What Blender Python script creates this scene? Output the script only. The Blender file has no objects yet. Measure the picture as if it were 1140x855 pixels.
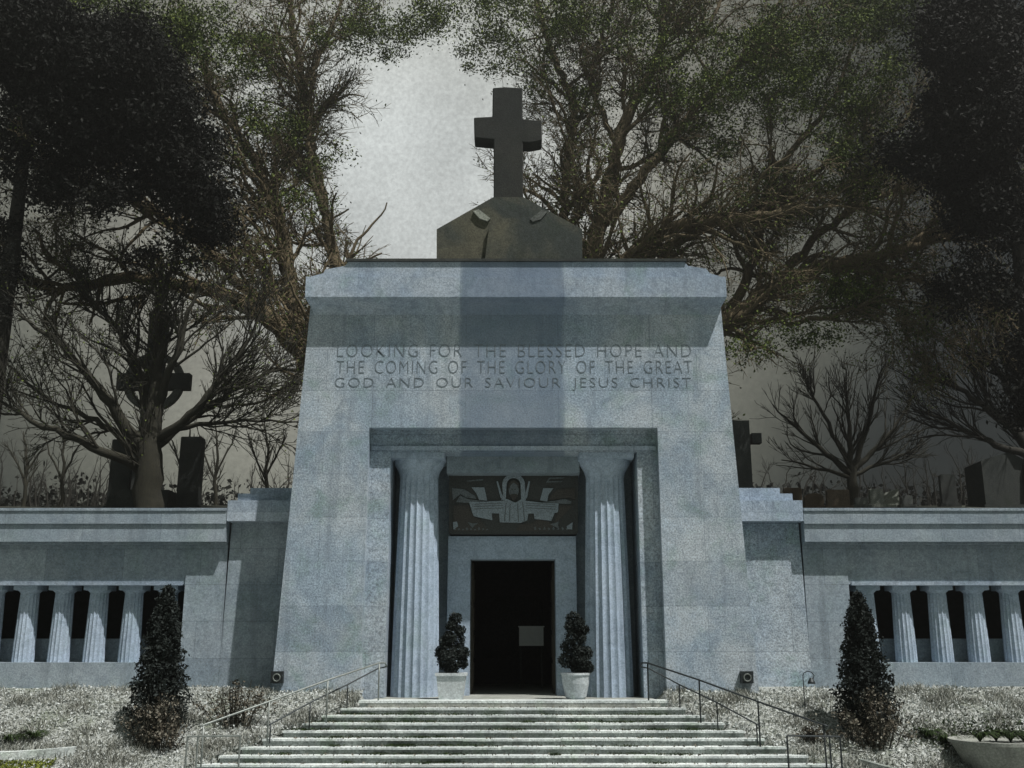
import bpy, math, random
import numpy as np
random.seed(7); rng = np.random.default_rng(7)
R = math.radians
S = bpy.context.scene
# ---------------------------------------------------------------- camera
F = 1148.0; PITCH = math.atan(292.5/F); EYE = 1.31
cam = bpy.data.cameras.new('camera'); co = bpy.data.objects.new('camera', cam)
S.collection.objects.link(co); S.camera = co
co.location = (0, 0, EYE); co.rotation_euler = (R(90)+PITCH, 0, 0)
cam.sensor_width = 36; cam.lens = F/1140*36; cam.clip_end = 3000; cam.clip_start = .1
# ---------------------------------------------------------------- light
SUN_EL, SUN_AZ = 62.5, 50.0            # azimuth to the right of the way back from the facade
S.view_settings.view_transform = 'Standard'; S.view_settings.look = 'None'
S.view_settings.exposure = 0.16; S.view_settings.gamma = 1
w = bpy.data.worlds.new('World'); S.world = w; w.use_nodes = True
nt = w.node_tree; nt.nodes.clear()
def N(t, kind, **kw):
    n = t.nodes.new(kind)
    for k, v in kw.items():
        if k.startswith('i_'):
            key = k[2:]
            n.inputs[int(key) if key.isdigit() else key.replace('_', ' ')].default_value = v
        else: setattr(n, k, v)
    return n
out = N(nt, 'ShaderNodeOutputWorld'); bg = N(nt, 'ShaderNodeBackground'); bg.inputs[1].default_value = .10
sky = N(nt, 'ShaderNodeTexSky', sky_type='NISHITA', sun_disc=False)
sky.sun_elevation = R(SUN_EL); sky.sun_rotation = R(180-SUN_AZ); sky.air_density = 1; sky.dust_density = 3
tc = N(nt, 'ShaderNodeTexCoord')
def wdot(v):
    n = N(nt, 'ShaderNodeVectorMath', operation='DOT_PRODUCT'); nt.links.new(tc.outputs['Generated'], n.inputs[0])
    l = math.sqrt(sum(a*a for a in v)); n.inputs[1].default_value = [a/l for a in v]; return n.outputs['Value']
def pdir(px, py):
    x = (px-570)/F; u = (427.5-py)/F
    return (x, math.cos(PITCH)-u*math.sin(PITCH), math.sin(PITCH)+u*math.cos(PITCH))
def wmap(sock, a, b, c, d, smooth=True):
    n = N(nt, 'ShaderNodeMapRange', interpolation_type='SMOOTHSTEP' if smooth else 'LINEAR')
    nt.links.new(sock, n.inputs[0])
    for i, v in enumerate((a, b, c, d)): n.inputs[i+1].default_value = v
    return n.outputs[0]
def wm(op, a, b):
    n = N(nt, 'ShaderNodeMath', operation=op)
    for i, s in enumerate((a, b)):
        if isinstance(s, (int, float)): n.inputs[i].default_value = s
        else: nt.links.new(s, n.inputs[i])
    return n.outputs[0]
# thick cloud: a bright thin place low over the roof, dark cloud round it, unseen paler cloud added behind the viewer to fill the shadows
gd = wdot(pdir(455, 205))
glow1 = wmap(gd, math.cos(R(15)), math.cos(R(0)), 0, 2.9)
glow2 = wmap(gd, math.cos(R(30)), math.cos(R(0)), 0, 2.5)
back = wmap(wdot((0, -.8, .6)), -.2, .9, 0, 1.9)
nz = N(nt, 'ShaderNodeTexNoise', i_Scale=3.2, i_Detail=9, i_Roughness=.6); nt.links.new(tc.outputs['Generated'], nz.inputs['Vector'])
nzf = N(nt, 'ShaderNodeTexNoise', i_Scale=260., i_Detail=2, i_Roughness=.7); nt.links.new(tc.outputs['Generated'], nzf.inputs['Vector'])
lum = wm('ADD', wm('ADD', wm('ADD', glow1, glow2), back), .125)
lum = wm('MULTIPLY', lum, wmap(nz.outputs['Fac'], .3, .7, .72, 1.25))
lum = wm('MULTIPLY', lum, wmap(nzf.outputs['Fac'], .3, .7, .86, 1.14, False))
cc = N(nt, 'ShaderNodeVectorMath', operation='SCALE'); 
gt = N(nt, 'ShaderNodeValToRGB'); nt.links.new(wmap(gd, math.cos(R(30)), math.cos(R(3)), 0, 1, False), gt.inputs[0])
el_ = gt.color_ramp.elements; el_.new(.45); el_.new(.8)
for e_, p_, c_ in zip(el_, (0, .35, .78, 1), ((.86, 1, .88, 1), (.97, 1, .80, 1), (1, .99, .84, 1), (.95, 1, .98, 1))): e_.position = p_; e_.color = c_
nt.links.new(gt.outputs[0], cc.inputs[0]); nt.links.new(lum, cc.inputs['Scale'])
mx = N(nt, 'ShaderNodeMix', data_type='RGBA'); mx.inputs[0].default_value = .975
nt.links.new(sky.outputs[0], mx.inputs[6]); nt.links.new(cc.outputs[0], mx.inputs[7])
nt.links.new(mx.outputs[2], bg.inputs[0]); nt.links.new(bg.outputs[0], out.inputs[0])
sl = bpy.data.lights.new('sun', 'SUN'); so = bpy.data.objects.new('sun', sl); S.collection.objects.link(so)
sl.energy = 5.0; sl.angle = R(.6); sl.color = (1, .965, .92)
so.rotation_euler = (R(90-SUN_EL), 0, R(SUN_AZ)); so.location = (30, -40, 60)

# ---------------------------------------------------------------- helpers
def X(px, py, Y): d = pdir(px, py); return d[0]*Y/d[1]
def Z(py, Y): d = pdir(570, py); return EYE+d[2]*Y/d[1]
def P(px, py, Y): return (X(px, py, Y), Y, Z(py, Y))
ORG = {}
class MB:
    def __init__(s): s.v = []; s.f = []; s.mi = []; s.sm = False
    def add(s, vs, fs, mi=0):
        n = len(s.v); s.v += [tuple(map(float, v)) for v in vs]; s.f += [tuple(i+n for i in f) for f in fs]; s.mi += [mi]*len(fs); return s
    def box(s, x0, x1, y0, y1, z0, z1, mi=0):
        if x0 > x1: x0, x1 = x1, x0
        v = [(x, y, z) for z in (z0, z1) for y in (y0, y1) for x in (x0, x1)]
        return s.add(v, [(0,2,3,1),(4,5,7,6),(0,1,5,4),(2,6,7,3),(0,4,6,2),(1,3,7,5)], mi)
    def pbox(s, px0, px1, py0, py1, yf, yb, mi=0):       # box whose front face fills this rectangle at depth yf
        m = (py0+py1)/2
        return s.box(X(px0, m, yf), X(px1, m, yf), yf, yb, Z(py1, yf), Z(py0, yf), mi)
    def prism(s, pts, y0, y1, mi=0, y0f=None):            # xz polygon pushed through y
        a = sum(pts[i][0]*pts[(i+1)%len(pts)][1]-pts[(i+1)%len(pts)][0]*pts[i][1] for i in range(len(pts)))
        if a < 0: pts = pts[::-1]
        n = len(pts)
        v = [(x, y0, z) for x, z in pts]+[(x, y1, z) for x, z in pts]
        f = [tuple(range(n)), tuple(range(2*n-1, n-1, -1))]+[(i+n, (i+1)%n+n, (i+1)%n, i) for i in range(n)]
        return s.add(v, f, mi)
    def tube(s, pts, rad, n=8, cap=True, mi=0):
        pts = np.array(pts, float); k = len(pts)
        if np.isscalar(rad): rad = [rad]*k
        t = np.gradient(pts, axis=0); t /= np.linalg.norm(t, axis=1)[:, None]+1e-9
        up = np.array([0, 0, 1.]) if abs(t[0][2]) < .9 else np.array([0, 1., 0])
        vs = []
        for i in range(k):
            a = np.cross(t[i], up); a /= np.linalg.norm(a)+1e-9; b = np.cross(t[i], a)
            up = -b if np.dot(-b, up) > 0 else b
            a = np.cross(t[i], up); a /= np.linalg.norm(a)+1e-9; b = np.cross(a, t[i])
            for j in range(n):
                q = 2*math.pi*j/n; vs.append(pts[i]+rad[i]*(math.cos(q)*a+math.sin(q)*b))
        fs = [(i*n+j, i*n+(j+1)%n, (i+1)*n+(j+1)%n, (i+1)*n+j) for i in range(k-1) for j in range(n)]
        if cap: fs += [tuple(range(n-1, -1, -1)), tuple(range((k-1)*n, k*n))]
        return s.add(vs, fs, mi)
    def lathe(s, cx, cy, prof, n=40, flute=0, nf=20, mi=0):  # prof: (z, r, flute amount)
        m = nf*6 if flute else n; k = len(prof); vs = []
        for z, r, fa in prof:
            for j in range(m):
                q = 2*math.pi*j/m; rr = r*(1-flute*fa*abs(math.sin(q*nf/2))) if flute else r
                vs.append((cx+rr*math.cos(q), cy+rr*math.sin(q), z))
        fs = [(i*m+j, i*m+(j+1)%m, (i+1)*m+(j+1)%m, (i+1)*m+j) for i in range(k-1) for j in range(m)]
        fs += [tuple(range(m-1, -1, -1)), tuple(range((k-1)*m, k*m))]
        return s.add(vs, fs, mi)
    def build(s, name, mat, parent=None, at=None, smooth=False):
        o0 = ORG.get(parent.name, (0, 0, 0)) if parent else (at or (0, 0, 0))
        me = bpy.data.meshes.new(name)
        me.from_pydata([(x-o0[0], y-o0[1], z-o0[2]) for x, y, z in s.v], [], s.f)
        for m in (mat if isinstance(mat, (list, tuple)) else [mat]): me.materials.append(m)
        if any(s.mi): me.polygons.foreach_set('material_index', s.mi)
        if smooth: me.polygons.foreach_set('use_smooth', [True]*len(me.polygons))
        o = bpy.data.objects.new(name, me); S.collection.objects.link(o)
        if parent: o.parent = parent
        else: o.location = o0
        ORG[o.name] = o0
        return o
def fastmesh(name, V, Q, mat, parent=None, at=(0, 0, 0)):   # numpy quads
    o0 = ORG.get(parent.name, (0, 0, 0)) if parent else at
    me = bpy.data.meshes.new(name); V = (V-np.array(o0)).astype(np.float32)
    me.vertices.add(len(V)); me.vertices.foreach_set('co', V.ravel())
    me.loops.add(Q.size); me.loops.foreach_set('vertex_index', Q.ravel().astype(np.int32))
    me.polygons.add(len(Q)); me.polygons.foreach_set('loop_start', np.arange(len(Q), dtype=np.int32)*Q.shape[1])
    me.polygons.foreach_set('loop_total', np.full(len(Q), Q.shape[1], np.int32))
    me.update(calc_edges=True); me.materials.append(mat)
    o = bpy.data.objects.new(name, me); S.collection.objects.link(o)
    if parent: o.parent = parent
    else: o.location = o0
    ORG[o.name] = tuple(o0); return o
def tag(o, label, cat, group=None):
    o['label'] = label; o['category'] = cat
    if group: o['group'] = group
    return o
def thing(name, loc, label, cat, group=None):
    o = bpy.data.objects.new(name, None); S.collection.objects.link(o); o.location = loc
    o.empty_display_size = .3; ORG[o.name] = tuple(loc); return tag(o, label, cat, group)
def leaves(C, size, asp=.55, flat=0.):                    # C: Nx3 centres -> pointed leaf quads
    n = len(C); a = rng.normal(size=(n, 3)); a /= np.linalg.norm(a, axis=1)[:, None]
    b = rng.normal(size=(n, 3)); b[:, 2] += flat; b = np.cross(a, b); b /= np.linalg.norm(b, axis=1)[:, None]+1e-9
    s = (np.asarray(size)*rng.uniform(.45, 1.55, n))[:, None]
    V = np.stack([C-a*s*.5, C+b*s*asp*.5, C+a*s*.5, C-b*s*asp*.5], 1).reshape(-1, 3)
    return V, np.arange(4*n).reshape(-1, 4)

# ---------------------------------------------------------------- materials
def mat(name):
    m = bpy.data.materials.new(name); m.use_nodes = True; t = m.node_tree
    return m, t, t.nodes['Principled BSDF']
def ramp(t, sock, stops):
    r = N(t, 'ShaderNodeValToRGB'); e = r.color_ramp.elements
    while len(e) < len(stops): e.new(.5)
    for i, (p, c) in enumerate(stops):
        e[i].position = p; e[i].color = (*c, 1) if len(c) == 3 else c
    t.links.new(sock, r.inputs[0]); return r.outputs[0]
def noise(t, vec, sc, det=4, ro=.6, dist=0):
    n = N(t, 'ShaderNodeTexNoise', i_Scale=sc, i_Detail=det, i_Roughness=ro, i_Distortion=dist)
    t.links.new(vec, n.inputs['Vector']); return n.outputs['Fac']
def mixc(t, f, a, b, mode='MIX'):
    n = N(t, 'ShaderNodeMix', data_type='RGBA', blend_type=mode)
    for i, s in ((0, f), (6, a), (7, b)):
        if isinstance(s, (int, float)): n.inputs[i].default_value = s
        elif isinstance(s, tuple): n.inputs[i].default_value = (*s, 1)
        else: t.links.new(s, n.inputs[i])
    return n.outputs[2]
def mr(t, sock, a, b, c, d):
    n = N(t, 'ShaderNodeMapRange', interpolation_type='SMOOTHSTEP'); t.links.new(sock, n.inputs[0])
    for i, v in enumerate((a, b, c, d)): n.inputs[i+1].default_value = v
    return n.outputs[0]
def math2(t, op, a, b):
    n = N(t, 'ShaderNodeMath', operation=op)
    for i, s in enumerate((a, b)):
        if isinstance(s, (int, float)): n.inputs[i].default_value = s
        else: t.links.new(s, n.inputs[i])
    return n.outputs[0]
def stone(name, base, warm, speck=.35, joints=None, ghost_band=None, green=.25, mottle=.5, rough=.85):
    m, t, b = mat(name); g = N(t, 'ShaderNodeNewGeometry').outputs['Position']
    big = noise(t, g, .45, 7, .62, .6)
    col = mixc(t, mr(t, big, .38, .66, 0, mottle), base, warm)
    mid = noise(t, g, 2.6, 8, .7, 1.2)
    col = mixc(t, 1., col, ramp(t, mid, [(.3, (.72, .75, .77)), (.5, (1, 1, 1)), (.7, (1.17, 1.18, 1.18))]), 'MULTIPLY')
    gn = noise(t, g, 1.1, 6, .65, .4)
    col = mixc(t, mr(t, gn, .5, .72, 0, green), col, tuple(c*f for c, f in zip(base, (.62, .78, .55))))
    fine = noise(t, g, 21, 4, .8)
    lo, hi = 1-speck, 1+speck
    col = mixc(t, 1., col, ramp(t, fine, [(.32, (lo, lo, lo)), (.5, (1, 1, 1)), (.68, (hi, hi, hi))]), 'MULTIPLY')
    # rain streaks
    mp = N(t, 'ShaderNodeMapping'); mp.inputs['Scale'].default_value = (2.2, 2.2, .16); t.links.new(g, mp.inputs[0])
    st = noise(t, mp.outputs[0], 1.6, 5, .6)
    col = mixc(t, mr(t, st, .52, .72, 0, .4), col, tuple(c*.52 for c in base))
    hgt = fine
    if joints:
        sp = N(t, 'ShaderNodeSeparateXYZ'); t.links.new(g, sp.inputs[0])
        cb = N(t, 'ShaderNodeCombineXYZ'); t.links.new(sp.outputs[0], cb.inputs[0]); t.links.new(sp.outputs[2], cb.inputs[1])
        br = N(t, 'ShaderNodeTexBrick', offset=.5); t.links.new(cb.outputs[0], br.inputs['Vector'])
        br.inputs['Scale'].default_value = 1; br.inputs['Mortar Size'].default_value = .008; br.inputs['Mortar Smooth'].default_value = .3
        br.inputs['Brick Width'].default_value = joints[0]; br.inputs['Row Height'].default_value = joints[1]
        br.inputs['Color1'].default_value = (1, 1, 1, 1); br.inputs['Color2'].default_value = (.77, .79, .81, 1); br.inputs['Mortar'].default_value = (.56, .58, .60, 1)
        col = mixc(t, 1., col, br.outputs['Color'], 'MULTIPLY')
    if ghost_band:                                            # dark ghost of an overlaid cross painted in, soft ragged edges, under the roof monument
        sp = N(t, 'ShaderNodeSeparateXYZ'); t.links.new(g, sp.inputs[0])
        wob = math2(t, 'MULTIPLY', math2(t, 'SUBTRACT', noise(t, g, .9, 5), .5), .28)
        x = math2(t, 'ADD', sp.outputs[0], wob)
        a = math2(t, 'ABSOLUTE', math2(t, 'SUBTRACT', x, ghost_band[0]), 0)
        col = mixc(t, mr(t, a, ghost_band[1]-.07, ghost_band[1]+.07, .62, 0), col, tuple(c*f for c, f in zip(base, (.38, .43, .5))))
    t.links.new(col, b.inputs['Base Color']); b.inputs['Roughness'].default_value = rough
    b.inputs['Specular IOR Level'].default_value = .25
    bp = N(t, 'ShaderNodeBump', i_Strength=.35, i_Distance=.03); t.links.new(hgt, bp.inputs['Height']); t.links.new(bp.outputs[0], b.inputs['Normal'])
    return m
def flat(name, c, rough=.7, metal=0, var=.3, sc=8):
    m, t, b = mat(name); g = N(t, 'ShaderNodeNewGeometry').outputs['Position']
    col = mixc(t, 1., c, ramp(t, noise(t, g, sc, 6, .7), [(.3, (1-var,)*3), (.7, (1+var,)*3)]), 'MULTIPLY')
    t.links.new(col, b.inputs['Base Color']); b.inputs['Roughness'].default_value = rough; b.inputs['Metallic'].default_value = metal
    return m
def leafmat(name, stops, rough=.75, sc=.35):
    m, t, b = mat(name); gn = N(t, 'ShaderNodeNewGeometry')
    big = noise(t, gn.outputs['Position'], sc, 4, .6)
    v = math2(t, 'ADD', math2(t, 'MULTIPLY', gn.outputs['Random Per Island'], .55), math2(t, 'MULTIPLY', big, .5))
    t.links.new(ramp(t, v, stops), b.inputs['Base Color']); b.inputs['Roughness'].default_value = rough
    b.inputs['Specular IOR Level'].default_value = .15
    return m
def bark(name, c1, c2):
    m, t, b = mat(name); g = N(t, 'ShaderNodeNewGeometry').outputs['Position']
    mp = N(t, 'ShaderNodeMapping'); mp.inputs['Scale'].default_value = (3, 3, .8); t.links.new(g, mp.inputs[0])
    n = noise(t, mp.outputs[0], 5.5, 9, .78, 1.2)
    t.links.new(ramp(t, n, [(.35, c1), (.65, c2)]), b.inputs['Base Color']); b.inputs['Roughness'].default_value = .9
    bp = N(t, 'ShaderNodeBump', i_Strength=.8, i_Distance=.08); t.links.new(n, bp.inputs['Height']); t.links.new(bp.outputs[0], b.inputs['Normal'])
    return m
SB = (.285, .355, .43); SW = (.45, .49, .52)
M = dict(
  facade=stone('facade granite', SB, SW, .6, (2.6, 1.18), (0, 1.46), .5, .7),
  trim=stone('dressed granite', (.30, .37, .46), (.42, .47, .52), .36, (3.4, 5.), None, .35, .6),
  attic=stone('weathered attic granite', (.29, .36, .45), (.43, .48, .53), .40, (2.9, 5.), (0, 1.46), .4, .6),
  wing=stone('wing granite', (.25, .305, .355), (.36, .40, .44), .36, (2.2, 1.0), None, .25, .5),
  col=stone('column granite', (.31, .385, .48), (.42, .49, .57), .28, None, None, .3, .4),
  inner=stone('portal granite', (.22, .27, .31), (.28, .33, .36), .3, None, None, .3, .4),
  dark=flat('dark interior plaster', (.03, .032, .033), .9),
  floor=stone('porch paving', (.25, .26, .24), (.34, .35, .32), .4, None, None, .3, .5),
  cross=stone('lichened dark stone', (.017, .020, .019), (.032, .033, .028), .5, None, None, .3, .5),
  ped=stone('pedestal stone', (.036, .044, .041), (.095, .09, .062), .5, None, None, .4, .8),
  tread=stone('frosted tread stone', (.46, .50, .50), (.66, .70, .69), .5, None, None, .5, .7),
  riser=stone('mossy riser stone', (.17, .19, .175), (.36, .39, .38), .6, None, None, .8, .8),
  metal=flat('dark railing metal', (.035, .042, .045), .5, .6),
  metall=flat('worn railing metal', (.20, .22, .21), .5, .5),
  bronze=flat('dark bronze', (.05, .045, .035), .45, .7),
  pot=stone('pale pot stone', (.42, .46, .48), (.55, .58, .58), .3, None, None, .3, .5),
  mosd=flat('dark mosaic ground', (.040, .044, .043), .8, 0, .8, 38),
  mosl=flat('pale carved figure stone', (.22, .265, .30), .8, 0, .6, 34),
  mosm=flat('grey carved stone', (.11, .13, .14), .8, 0, .7, 34),
  mosb=flat('brown mosaic', (.050, .047, .042), .8, 0, .9, 38),
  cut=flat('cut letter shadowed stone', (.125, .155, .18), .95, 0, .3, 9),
  grave=stone('grey grave stone', (.09, .098, .094), (.14, .148, .135), .5, None, None, .5, .6),
  gbrown=stone('brown grave stone', (.12, .088, .06), (.17, .13, .10), .5, None, None, .4, .6),
  gpale=stone('pale grave stone', (.2, .215, .19), (.28, .295, .26), .5, None, None, .5, .6),
  gdark=stone('dark grave stone', (.030, .035, .034), (.052, .056, .052), .5, None, None, .5, .6),
  cloth=flat('white cloth', (.75, .78, .78), .9, 0, .06),
  barkb=bark('olive bark', (.008, .008, .005), (.036, .034, .019)),
  barkg=bark('brown lit bark', (.045, .036, .018), (.20, .155, .085)),
  barkd=bark('dark bark', (.009, .009, .007), (.026, .024, .017)),
  leafo=leafmat('olive leaves', [(.2, (.012, .020, .005)), (.5, (.048, .072, .014)), (.75, (.11, .145, .030)), (.95, (.25, .29, .06))]),
  leafg=leafmat('green leaves', [(.2, (.006, .012, .004)), (.55, (.018, .032, .009)), (.9, (.04, .07, .016))]),
  leafd=leafmat('near black conifer needles', [(.2, (.0015, .002, .0015)), (.8, (.005, .0065, .0045))]),
  shrub=leafmat('dark shrub leaves', [(.2, (.006, .009, .008)), (.6, (.014, .019, .017)), (.93, (.05, .06, .06))], sc=3),
  brown=leafmat('dried brown leaves', [(.15, (.025, .021, .015)), (.5, (.085, .074, .055)), (.85, (.26, .25, .21))], sc=2),
  litter=leafmat('frosted leaf litter', [(.15, (.10, .105, .09)), (.38, (.26, .275, .25)), (.6, (.42, .45, .44)), (.9, (.62, .66, .66))], sc=.8),
  drygrass=leafmat('dry grass', [(.15, (.03, .032, .024)), (.5, (.17, .175, .15)), (.85, (.5, .52, .48))], sc=1.2),
  moss=leafmat('yellow green moss', [(.2, (.05, .07, .01)), (.8, (.22, .25, .05))], sc=2),
)
def groundmat():
    m, t, b = mat('frosty ground'); g = N(t, 'ShaderNodeNewGeometry').outputs['Position']
    a = noise(t, g, 9, 8, .8, 1.5); c = noise(t, g, .5, 5, .6, .5)
    col = ramp(t, a, [(.36, (.06, .065, .05)), (.46, (.19, .205, .18)), (.55, (.38, .40, .39)), (.68, (.6, .64, .63))])
    col = mixc(t, mr(t, c, .5, .68, 0, .55), col, (.12, .15, .09))
    sp = N(t, 'ShaderNodeSeparateXYZ'); t.links.new(g, sp.inputs[0])
    grass = ramp(t, noise(t, g, 1.2, 6, .7), [(.3, (.010, .012, .008)), (.7, (.035, .038, .022))])
    col = mixc(t, mr(t, sp.outputs[1], 34, 36, 0, 1), col, grass)
    t.links.new(col, b.inputs['Base Color']); b.inputs['Roughness'].default_value = .95
    bp = N(t, 'ShaderNodeBump', i_Strength=.7, i_Distance=.06); t.links.new(a, bp.inputs['Height']); t.links.new(bp.outputs[0], b.inputs['Normal'])
    return m
M['ground'] = groundmat()

# ---------------------------------------------------------------- ground
CX = X(571.5, 620, 28)                                    # centre line of the building
STY, STR, STT, NST = 26.8, .15, .35, 12
def halfw(Y): return 3.85+.39*max(0, (STY-Y))/STT
def bank(Y):
    if Y < 22.6: return -1.8
    if Y < 26.8: return -1.8+(Y-22.6)/(26.8-22.6)*1.68
    if Y < 28.2: return -.12+(Y-26.8)/1.4*.34
    if Y < 34: return .22
    if Y < 44: return .22+(Y-34)/10*6.75
    if Y < 62: return 6.97+(Y-44)/18*2.55
    if Y < 85: return 9.52+(Y-62)/23*1.5
    return 11.02-(Y-85)*.02 if Y < 400 else 4.7
def gz(x, y):
    z = bank(y)
    if y < 28.2 and abs(x-CX) < halfw(y)+.05: z = min(z, -.15*max(0, (STY-y))/STT)-.45
    if 28.15 < y < 45 and abs(x-CX) < 6.0: z = -.2
    if 22 < y < 30: z += .05*math.sin(x*1.3+y*2)*math.sin(x*.7-y*1.1)*min(1, abs(abs(x-CX)-halfw(y)))
    if y > 44: z += .12*math.sin(x*.4)*math.sin(y*.3)
    return z
ys = [-60, -20, 0, 10, 18, 21]+[22+i*.2 for i in range(33)]+[28.5+i*.5 for i in range(12)]+[34.5+i*1.5 for i in range(36)]+[92, 110, 150, 220, 400, 900, 1800]
ys = sorted(set(ys+[28.15, 28.22]))
xs = [-1500, -500, -200, -100]+[-60+i*4 for i in range(9)]+[-24+i*.4 for i in range(121)]+[28+i*4 for i in range(9)]+[100, 200, 500, 1500]
g = MB(); nx = len(xs)
g.v = [(x, y, gz(x, y)) for y in ys for x in xs]
g.f = [(j*nx+i, j*nx+i+1, (j+1)*nx+i+1, (j+1)*nx+i) for j in range(len(ys)-1) for i in range(nx-1)]; g.mi = [0]*len(g.f)
gr = g.build('ground', M['ground']); gr['kind'] = 'structure'

# ---------------------------------------------------------------- mausoleum
maus = thing('mausoleum', (CX, 28, 0), 'grey granite mausoleum with a tall battered central block and low colonnaded wings', 'mausoleum')
YF = 28.0; TC = 573.5
def px(x, y, Y=YF): return (X(x, y, Y), Z(y, Y))
zb = -.6
def lowx(pa, pb, z):        # continue a battered edge down to height z
    (x0, z0), (x1, z1) = px(*pa), px(*pb); k = (z-z0)/(z1-z0); return (x0+(x1-x0)*k, z)
L0, L1 = (346, 338), (303, 760); R0, R1 = (802, 338), (844, 760)
ptop = Z(476, YF); pxl = X(411, 476, YF); pxr = X(732, 476, YF)
fw = MB().prism([lowx(L0, L1, zb), px(*L0), px(*R0), lowx(R0, R1, zb), (pxr, zb), (pxr, ptop), (pxl, ptop), (pxl, zb)], YF, 28.36)
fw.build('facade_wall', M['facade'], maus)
# inner frame
il, ir, it = X(435, 505, 28.36), X(709, 505, 28.36), Z(503, 28.36)
fl, fr = lowx(L0, L1, zb)[0]+.25, lowx(R0, R1, zb)[0]-.25
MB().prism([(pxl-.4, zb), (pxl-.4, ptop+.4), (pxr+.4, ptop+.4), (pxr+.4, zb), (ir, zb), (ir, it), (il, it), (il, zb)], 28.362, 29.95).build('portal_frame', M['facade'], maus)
MB().pbox(413.5, 730, 496.5, 501, 28.29, 28.36).build('portal_string_moulding', M['trim'], maus)
# back wall of the porch with door opening
dl, dr, dt = X(524, 640, 30.1), X(618, 640, 30.1), Z(623, 30.1)
MB().prism([(il-.3, zb), (il-.3, it+.3), (ir+.3, it+.3), (ir+.3, zb), (dr, zb), (dr, dt), (dl, dt), (dl, zb)], 30.1, 30.6).build('porch_wall', M['inner'], maus)
dsl, dsr, dst = X(499, 600, 29.75), X(641, 600, 29.75), Z(597, 29.75)
d2l, d2r, d2t = X(523.5, 640, 29.75), X(618.5, 640, 29.75), Z(622.5, 29.75)
MB().prism([(dsl, 0), (dsl, dst), (dsr, dst), (dsr, 0), (d2r, 0), (d2r, d2t), (d2l, d2t), (d2l, 0)], 29.75, 30.098).build('door_surround', M['col'], maus)
# lintel between the column heads
MB().pbox(497.5, 645, 504.6, 526.5, 29.1, 30.09).build('lintel', M['inner'], maus)
# porch floor
MB().box(il-.2, ir+.2, STY-.02, 31, -.6, 0).build('porch_floor', M['floor'], maus)
# portal columns
def dcol(cx, cy, z0, z1, r0, r1, ab, mat_, nm, parent, flt=.085, nf=20, abh=.2):
    ech = (z1-z0)*(.07 if r0 > .4 else .035)
    prof = [(z0, r0, 1)]+[(z0+(z1-z0-abh-ech)*k, r0+(r1-r0)*(k**1.25), 1) for k in (.2, .4, .6, .8, .97)]
    prof += [(z1-abh-ech, r1*1.0, .2), (z1-abh-ech*.6, r1*1.10, 0), (z1-abh-ech*.2, ab*.93, 0), (z1-abh, ab*.97, 0)]
    m = MB().lathe(cx, cy, prof, flute=flt, nf=nf)
    return m, MB().box(cx-ab, cx+ab, cy-ab, cy+ab, z1-abh, z1)
for pxc, lab in ((463, None), (677, None)):
    cy = 29.2; cx = X(pxc, 700, cy); zt = Z(504.8, cy)-.001
    a, b = dcol(cx, cy, 0, min(zt, it+.05), .66, .54, .76, None, None, None)
    c = a.build('portal_column', M['col'], maus); b.build('capital_slab', M['col'], c)
# relief panel above the door
rp = MB().pbox(501, 642, 527, 594.5, 29.60, 30.09).build('relief_panel', M['mosd'], maus)
def pane(pts, y0, y1, m, nm='carved_figure', sx=True):
    q = MB().prism([(X(x, y, y0), Z(y, y0)) for x, y in pts], y0, y1); return q.build(nm, m, rp)
rx = lambda x: 490+x/6.706
ry = lambda y: 500+y/6.706
def rel(pts, t, m, nm): return pane([(rx(a), ry(b)) for a, b in pts], 29.60-t, 29.62, m, nm)
rel([(465,385),(345,392),(215,392),(235,460),(250,500),(390,530),(385,478),(440,480),(445,545),(600,550),(650,530),(660,480),(700,480),(705,520),(830,535),(855,475),(880,470),(885,405),(760,400),(640,385),(610,372),(560,400),(500,372)], .06, M['mosl'], 'robed_torso')
rel([(120,395),(150,345),(200,370),(260,380),(345,388),(215,392),(212,400)], .05, M['mosm'], 'hand')
rel([(980,390),(930,370),(860,385),(760,396),(885,405),(975,408)], .05, M['mosm'], 'hand')
arc = [(548+85*math.cos(q), 265-82*math.sin(q)) for q in [math.pi*i/18 for i in range(19)]]
arci = [(548+52*math.cos(q), 265-50*math.sin(q)) for q in [math.pi*(18-i)/18 for i in range(19)]]
rel([(640,380), (633,265)]+arc[1:-1]+[(463,265), (470,345), (455,380), (490,380), (496,265)]+arci[1:-1]+[(600,265), (605,380)], .05, M['mosl'], 'halo')
rel([(520+30+38*math.cos(q), 300+62*math.sin(q)) for q in [2*math.pi*i/20 for i in range(20)]], .075, M['mosm'], 'face')
rel([(520,345),(550,385),(580,345),(570,335),(530,335)], .085, M['mosb'], 'beard')
rel([(525,270),(550,250),(577,270),(584,300),(590,255),(550,230),(510,255),(516,300)], .09, M['mosb'], 'hair')
rel([(420,240),(432,240),(465,350),(480,270),(488,275),(470,378),(450,360)], .045, M['mosl'], 'wing_feather')
rel([(672,240),(660,240),(632,350),(618,275),(610,280),(632,378),(650,360)], .045, M['mosl'], 'wing_feather')
rel([(235,285),(330,285),(352,385),(290,378),(270,330)], .04, M['mosl'], 'drapery')
rel([(770,290),(845,292),(808,340),(800,390),(745,382)], .04, M['mosl'], 'drapery')
rel([(200,235),(320,222),(320,232),(200,242)], .03, M['mosm'], 'scroll'); rel([(790,250),(815,212),(930,210),(920,218),(820,222),(808,238),(915,236),(905,244)], .03, M['mosm'], 'scroll')
rel([(95,545),(125,540),(135,575),(100,600)], .04, M['mosl'], 'star'); rel([(205,545),(245,555),(285,550),(255,570),(240,590),(225,570)], .04, M['mosm'], 'star')
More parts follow.
